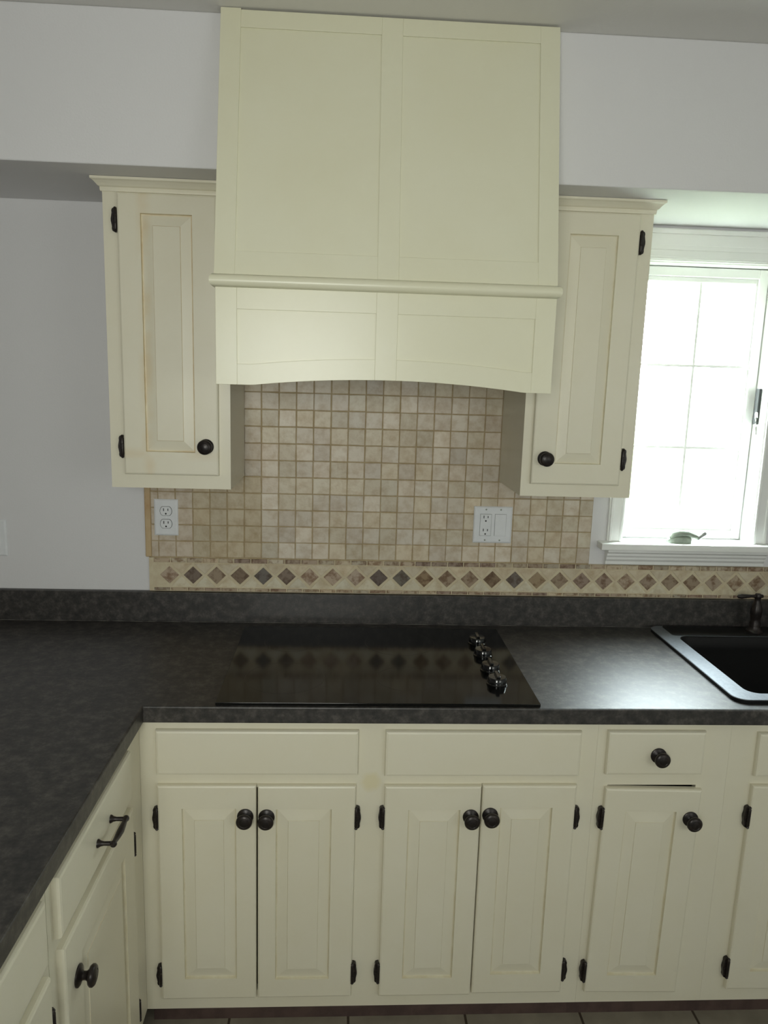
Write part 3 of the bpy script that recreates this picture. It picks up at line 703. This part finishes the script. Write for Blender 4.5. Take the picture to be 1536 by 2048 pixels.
# ------------------------------------------------------------------ sink
KS = (1.41, -0.337, CT1)
sk = thing('sink', 'black drop-in kitchen sink with a glossy flat rim, below the window', 'sink', KS)
def rrect(x0, x1, y0, y1, r, z, n=8):
    P = []
    for cx, cy, a0 in ((x1 - r, y1 - r, 0), (x0 + r, y1 - r, PI / 2), (x0 + r, y0 + r, PI), (x1 - r, y0 + r, 1.5 * PI)):
        for i in range(n + 1):
            a = a0 + PI / 2 * i / n; P.append((cx + r * math.cos(a), cy + r * math.sin(a), z))
    return P
ox0, ox1, oy0, oy1 = 0.992, 1.828, -0.5955, -0.0350
ix0, ix1, iy0, iy1 = 1.047, 1.773, -0.553, -0.1340
z = CT1
L = [rrect(ox0, ox1, oy0, oy1, .035, z + .0004), rrect(ox0, ox1, oy0, oy1, .035, z + .009), rrect(ox0 + .0015, ox1 - .0015, oy0 + .0015, oy1 - .0015, .0335, z + .0105),
     rrect(ix0 - .003, ix1 + .003, iy0 - .003, iy1 + .003, .034, z + .0105), rrect(ix0, ix1, iy0, iy1, .032, z + .006), rrect(ix0 + .003, ix1 - .003, iy0 + .003, iy1 - .003, .032, z - .03),
     rrect(ix0 + .012, ix1 - .012, iy0 + .012, iy1 - .012, .045, z - .175), rrect(ix0 + .03, ix1 - .03, iy0 + .03, iy1 - .03, .05, z - .195),
     rrect(ix0 + .03, ix1 - .03, iy0 + .03, iy1 - .03, .05, z - .203), rrect(ix0 + .004, ix1 - .004, iy0 + .004, iy1 - .004, .04, z - .18), rrect(ix0 - .005, ix1 + .005, iy0 - .005, iy1 + .005, .033, z - .02), rrect(ix0 - .012, ix1 + .012, iy0 - .003, iy1 + .003, .033, z + .0004)]
bm = bmesh.new(); rings(bm, L[:4] + [rrect(ix0 - .003, ix1 + .003, iy0 - .003, iy1 + .003, .034, z + .0004)], [1, 0, 0, 1], cap0=False, cap1=False)
rim = link('rim', bm, [M['rim'], M['sink']], sk, smooth=True, shift=KS)
bm = bmesh.new(); rings(bm, [rrect(ix0 - .012, ix1 + .012, iy1 + .006, oy1 - .004, .012, z + .0098), rrect(ix0 - .012, ix1 + .012, iy1 + .006, oy1 - .004, .012, z + .0116), rrect(ix0 - .011, ix1 + .011, iy1 + .007, oy1 - .005, .011, z + .0122)]); link('tap_ledge', bm, M['sink'], sk, smooth=True, shift=KS)
L = [rrect(ix0 - .0028, ix1 + .0028, iy0 - .0028, iy1 + .0028, .034, z + .0095)] + L[4:11] + [rrect(ix0 - .0028, ix1 + .0028, iy0 - .0028, iy1 + .0028, .034, z - .02), rrect(ix0 - .0028, ix1 + .0028, iy0 - .0028, iy1 + .0028, .034, z + .0095)]
L = L[:-1]
bm = bmesh.new(); rings(bm, L, cap0=False, cap1=False)
bm.faces.ensure_lookup_table()
n = len(L[0]); bm.verts.ensure_lookup_table()
bm.faces.new([bm.verts[4 * n + i] for i in range(n)]); bm.faces.new([bm.verts[5 * n + i] for i in reversed(range(n))])
link('basin', bm, M['sink'], sk, smooth=True, shift=KS)
bm = bmesh.new(); lathe(bm, [(0.045, -.2025), (0.045, -.193), (0.036, -.192), (0.034, -.196), (0.001, -.197)], 'z', 28, (0, 0.0, 0)); link('drain', bm, M['steel'], sk, smooth=True)

# ------------------------------------------------------------------ faucet
FL = (1.41, -0.086, CT1 + .0123)
fc = thing('faucet', 'dark bronze lever-handled faucet on the back rim of the sink', 'faucet', FL)
def handle(dx, flip):
    b = bmesh.new()
    lathe(b, [(0.024, 0.0), (0.024, 0.004), (0.019, 0.008), (0.0165, 0.020), (0.0165, 0.030), (0.014, 0.036), (0.0155, 0.046), (0.0175, 0.060), (0.0175, 0.072), (0.014, 0.086), (0.010, 0.096), (0.0085, 0.104), (0.010, 0.110), (0.011, 0.116), (0.008, 0.122), (0.001, 0.124)], 'z', 24)
    h = link('handle_base', b, M['bronze'], fc, smooth=True); h.location = (dx, 0, 0)
    b = bmesh.new(); s = 1 if flip else -1
    tube(b, [(-s * 0.018, 0, 0.1145), (-s * 0.015, 0, 0.1145), (0, 0, 0.1145), (s * 0.02, 0, 0.1145), (s * 0.035, 0, 0.114), (s * 0.052, 0, 0.113), (s * 0.062, 0, 0.113), (s * 0.066, 0, 0.113)], [0.002, 0.0055, 0.006, 0.0045, 0.006, 0.0075, 0.006, 0.002])
    link('lever', b, M['bronze'], h, smooth=True)
handle(-0.098, False); handle(0.098, True)
bm = bmesh.new()
lathe(bm, [(0.028, 0.0), (0.028, 0.004), (0.022, 0.010), (0.018, 0.03), (0.0165, 0.07), (0.019, 0.09), (0.013, 0.115), (0.012, 0.125)], 'z', 24)
tube(bm, [(0, 0, 0.115), (0, -0.005, 0.15), (0, -0.03, 0.185), (0, -0.075, 0.20), (0, -0.125, 0.185), (0, -0.15, 0.15)], [0.012, 0.012, 0.0115, 0.011, 0.011, 0.0115])
link('spout', bm, M['bronze'], fc, smooth=True)

# ------------------------------------------------------------------ outlets and plates
def plate(x0, x1, z0, z1, yb=-0.0090, t=0.0055):
    b = bmesh.new()
    rings(b, [rect(x0, x1, z0, z1, yb), rect(x0, x1, z0, z1, yb - t * .4), rect(x0 + .003, x1 - .003, z0 + .003, z1 - .003, yb - t * .85), rect(x0 + .006, x1 - .006, z0 + .006, z1 - .006, yb - t)])
    return b
def slots(par, cx, cz, y, shift, s=1.0):
    b = bmesh.new()
    for dx, h in ((-0.0064, 0.0085), (0.0064, 0.0070)): box(b, cx + dx - .0012, cx + dx + .0012, y - .0003, y + .0004, cz + .0045 - h / 2, cz + .0045 + h / 2)
    lathe(b, [(0.0026, y + .0004), (0.0026, y - .0003)], 'y', 12, (cx, 0, cz - .0078))
    link('socket_hole', b, M['slot'], par, shift=shift)
# duplex outlet
oL = (-0.5140, -0.0090, 1.2400)
ol = thing('wall_outlet', 'white duplex outlet on the tile below the left wall cabinet', 'outlet', oL)
link('cover_plate', plate(-0.5500, -0.4785, 1.1840, 1.2955), M['plate'], ol, shift=oL)
for cz in (1.2400 + .0195, 1.2400 - .0195):
    b = bmesh.new(); n = 32; cx = -0.5140
    def pts(sc, y):
        P = []
        for i in range(n):
            a = 2 * PI * i / n; x = 0.0172 * sc * math.cos(a); zz = max(-0.0137 * sc, min(0.0137 * sc, 0.0172 * sc * math.sin(a))); P.append((cx + x, y, cz + zz))
        return P
    rings(b, [pts(1.0, -0.0140), pts(1.0, -0.0160), pts(0.94, -0.0166)])
    r = link('receptacle', b, M['plate'], ol, shift=oL); slots(r, cx, cz, -0.0166, oL)
    b = bmesh.new(); rings(b, [pts(1.07, -0.0144), pts(1.07, -0.0147), pts(1.0, -0.0147)], cap0=False, cap1=False); link('receptacle_gap', b, M['slot'], r, shift=oL)
b = bmesh.new(); lathe(b, [(0.0032, -0.0140), (0.0030, -0.0156), (0.0005, -0.0160)], 'y', 14, (-0.5140, 0, 1.2400)); link('screw', b, M['plate'], ol, smooth=True, shift=oL)
# receptacle and rocker switch
oR = (0.4828, -0.0090, 1.2360)
orr = thing('outlet_and_switch', 'white double plate with an outlet and a rocker switch, below the right wall cabinet', 'outlet', oR)
link('cover_plate', plate(0.4228, 0.5428, 1.1785, 1.2935), M['plate'], orr, shift=oR)
for cx, kind in ((0.4600, 'receptacle'), (0.5060, 'rocker_switch')):
    b = bmesh.new(); box(b, cx - .0180, cx + .0180, -0.0147, -0.0140, 1.2360 - .0345, 1.2360 + .0345)
    sh = link('device_gap', b, M['slot'] if 0 else mat('shadow_gap_plastic', lin(150, 152, 150), .5, noise=(40, lin(140, 142, 140), .4, .6)), orr, shift=oR)
    b = bmesh.new(); c = 1.2360
    if kind == 'receptacle': rings(b, [rect(cx - .0170, cx + .0170, c - .0335, c + .0335, -0.0145), rect(cx - .0170, cx + .0170, c - .0335, c + .0335, -0.0160), rect(cx - .0160, cx + .0160, c - .0325, c + .0325, -0.0166)])
    else: rings(b, [rect(cx - .0170, cx + .0170, c - .0335, c + .0335, -0.0145), [(cx - .0170, -0.0180, c - .0335), (cx + .0170, -0.0180, c - .0335), (cx + .0170, -0.0158, c + .0335), (cx - .0170, -0.0158, c + .0335)]])
    d = link(kind, b, M['plate'], orr, shift=oR)
    if kind == 'receptacle':
        for cz in (c + .0205, c - .0205): slots(d, cx, cz, -0.0166, oR)
for x in (0.4600, 0.5060):
    for z in (1.2360 - .048, 1.2360 + .048):
        b = bmesh.new(); lathe(b, [(0.0028, -0.0140), (0.0026, -0.0150), (0.0005, -0.0153)], 'y', 12, (x, 0, z)); link('screw', b, M['greymetal'], orr, smooth=True, shift=oR)
# plate at the far left edge
oP = (-1.025, -0.0002, 1.166)
pl = thing('wall_plate', 'plain white wall plate at the left edge of the white wall', 'wall plate', oP)
link('cover_plate', plate(-1.0600, -0.9915, 1.1095, 1.2215, -0.0003), M['plate'], pl, shift=oP)
b = bmesh.new(); rings(b, [rect(-1.042, -1.010, 1.1325, 1.1985, -0.0055), rect(-1.042, -1.010, 1.1325, 1.1985, -0.0070), rect(-1.041, -1.011, 1.1335, 1.1975, -0.0075)]); link('rocker_switch', b, M['plate'], pl, shift=oP)
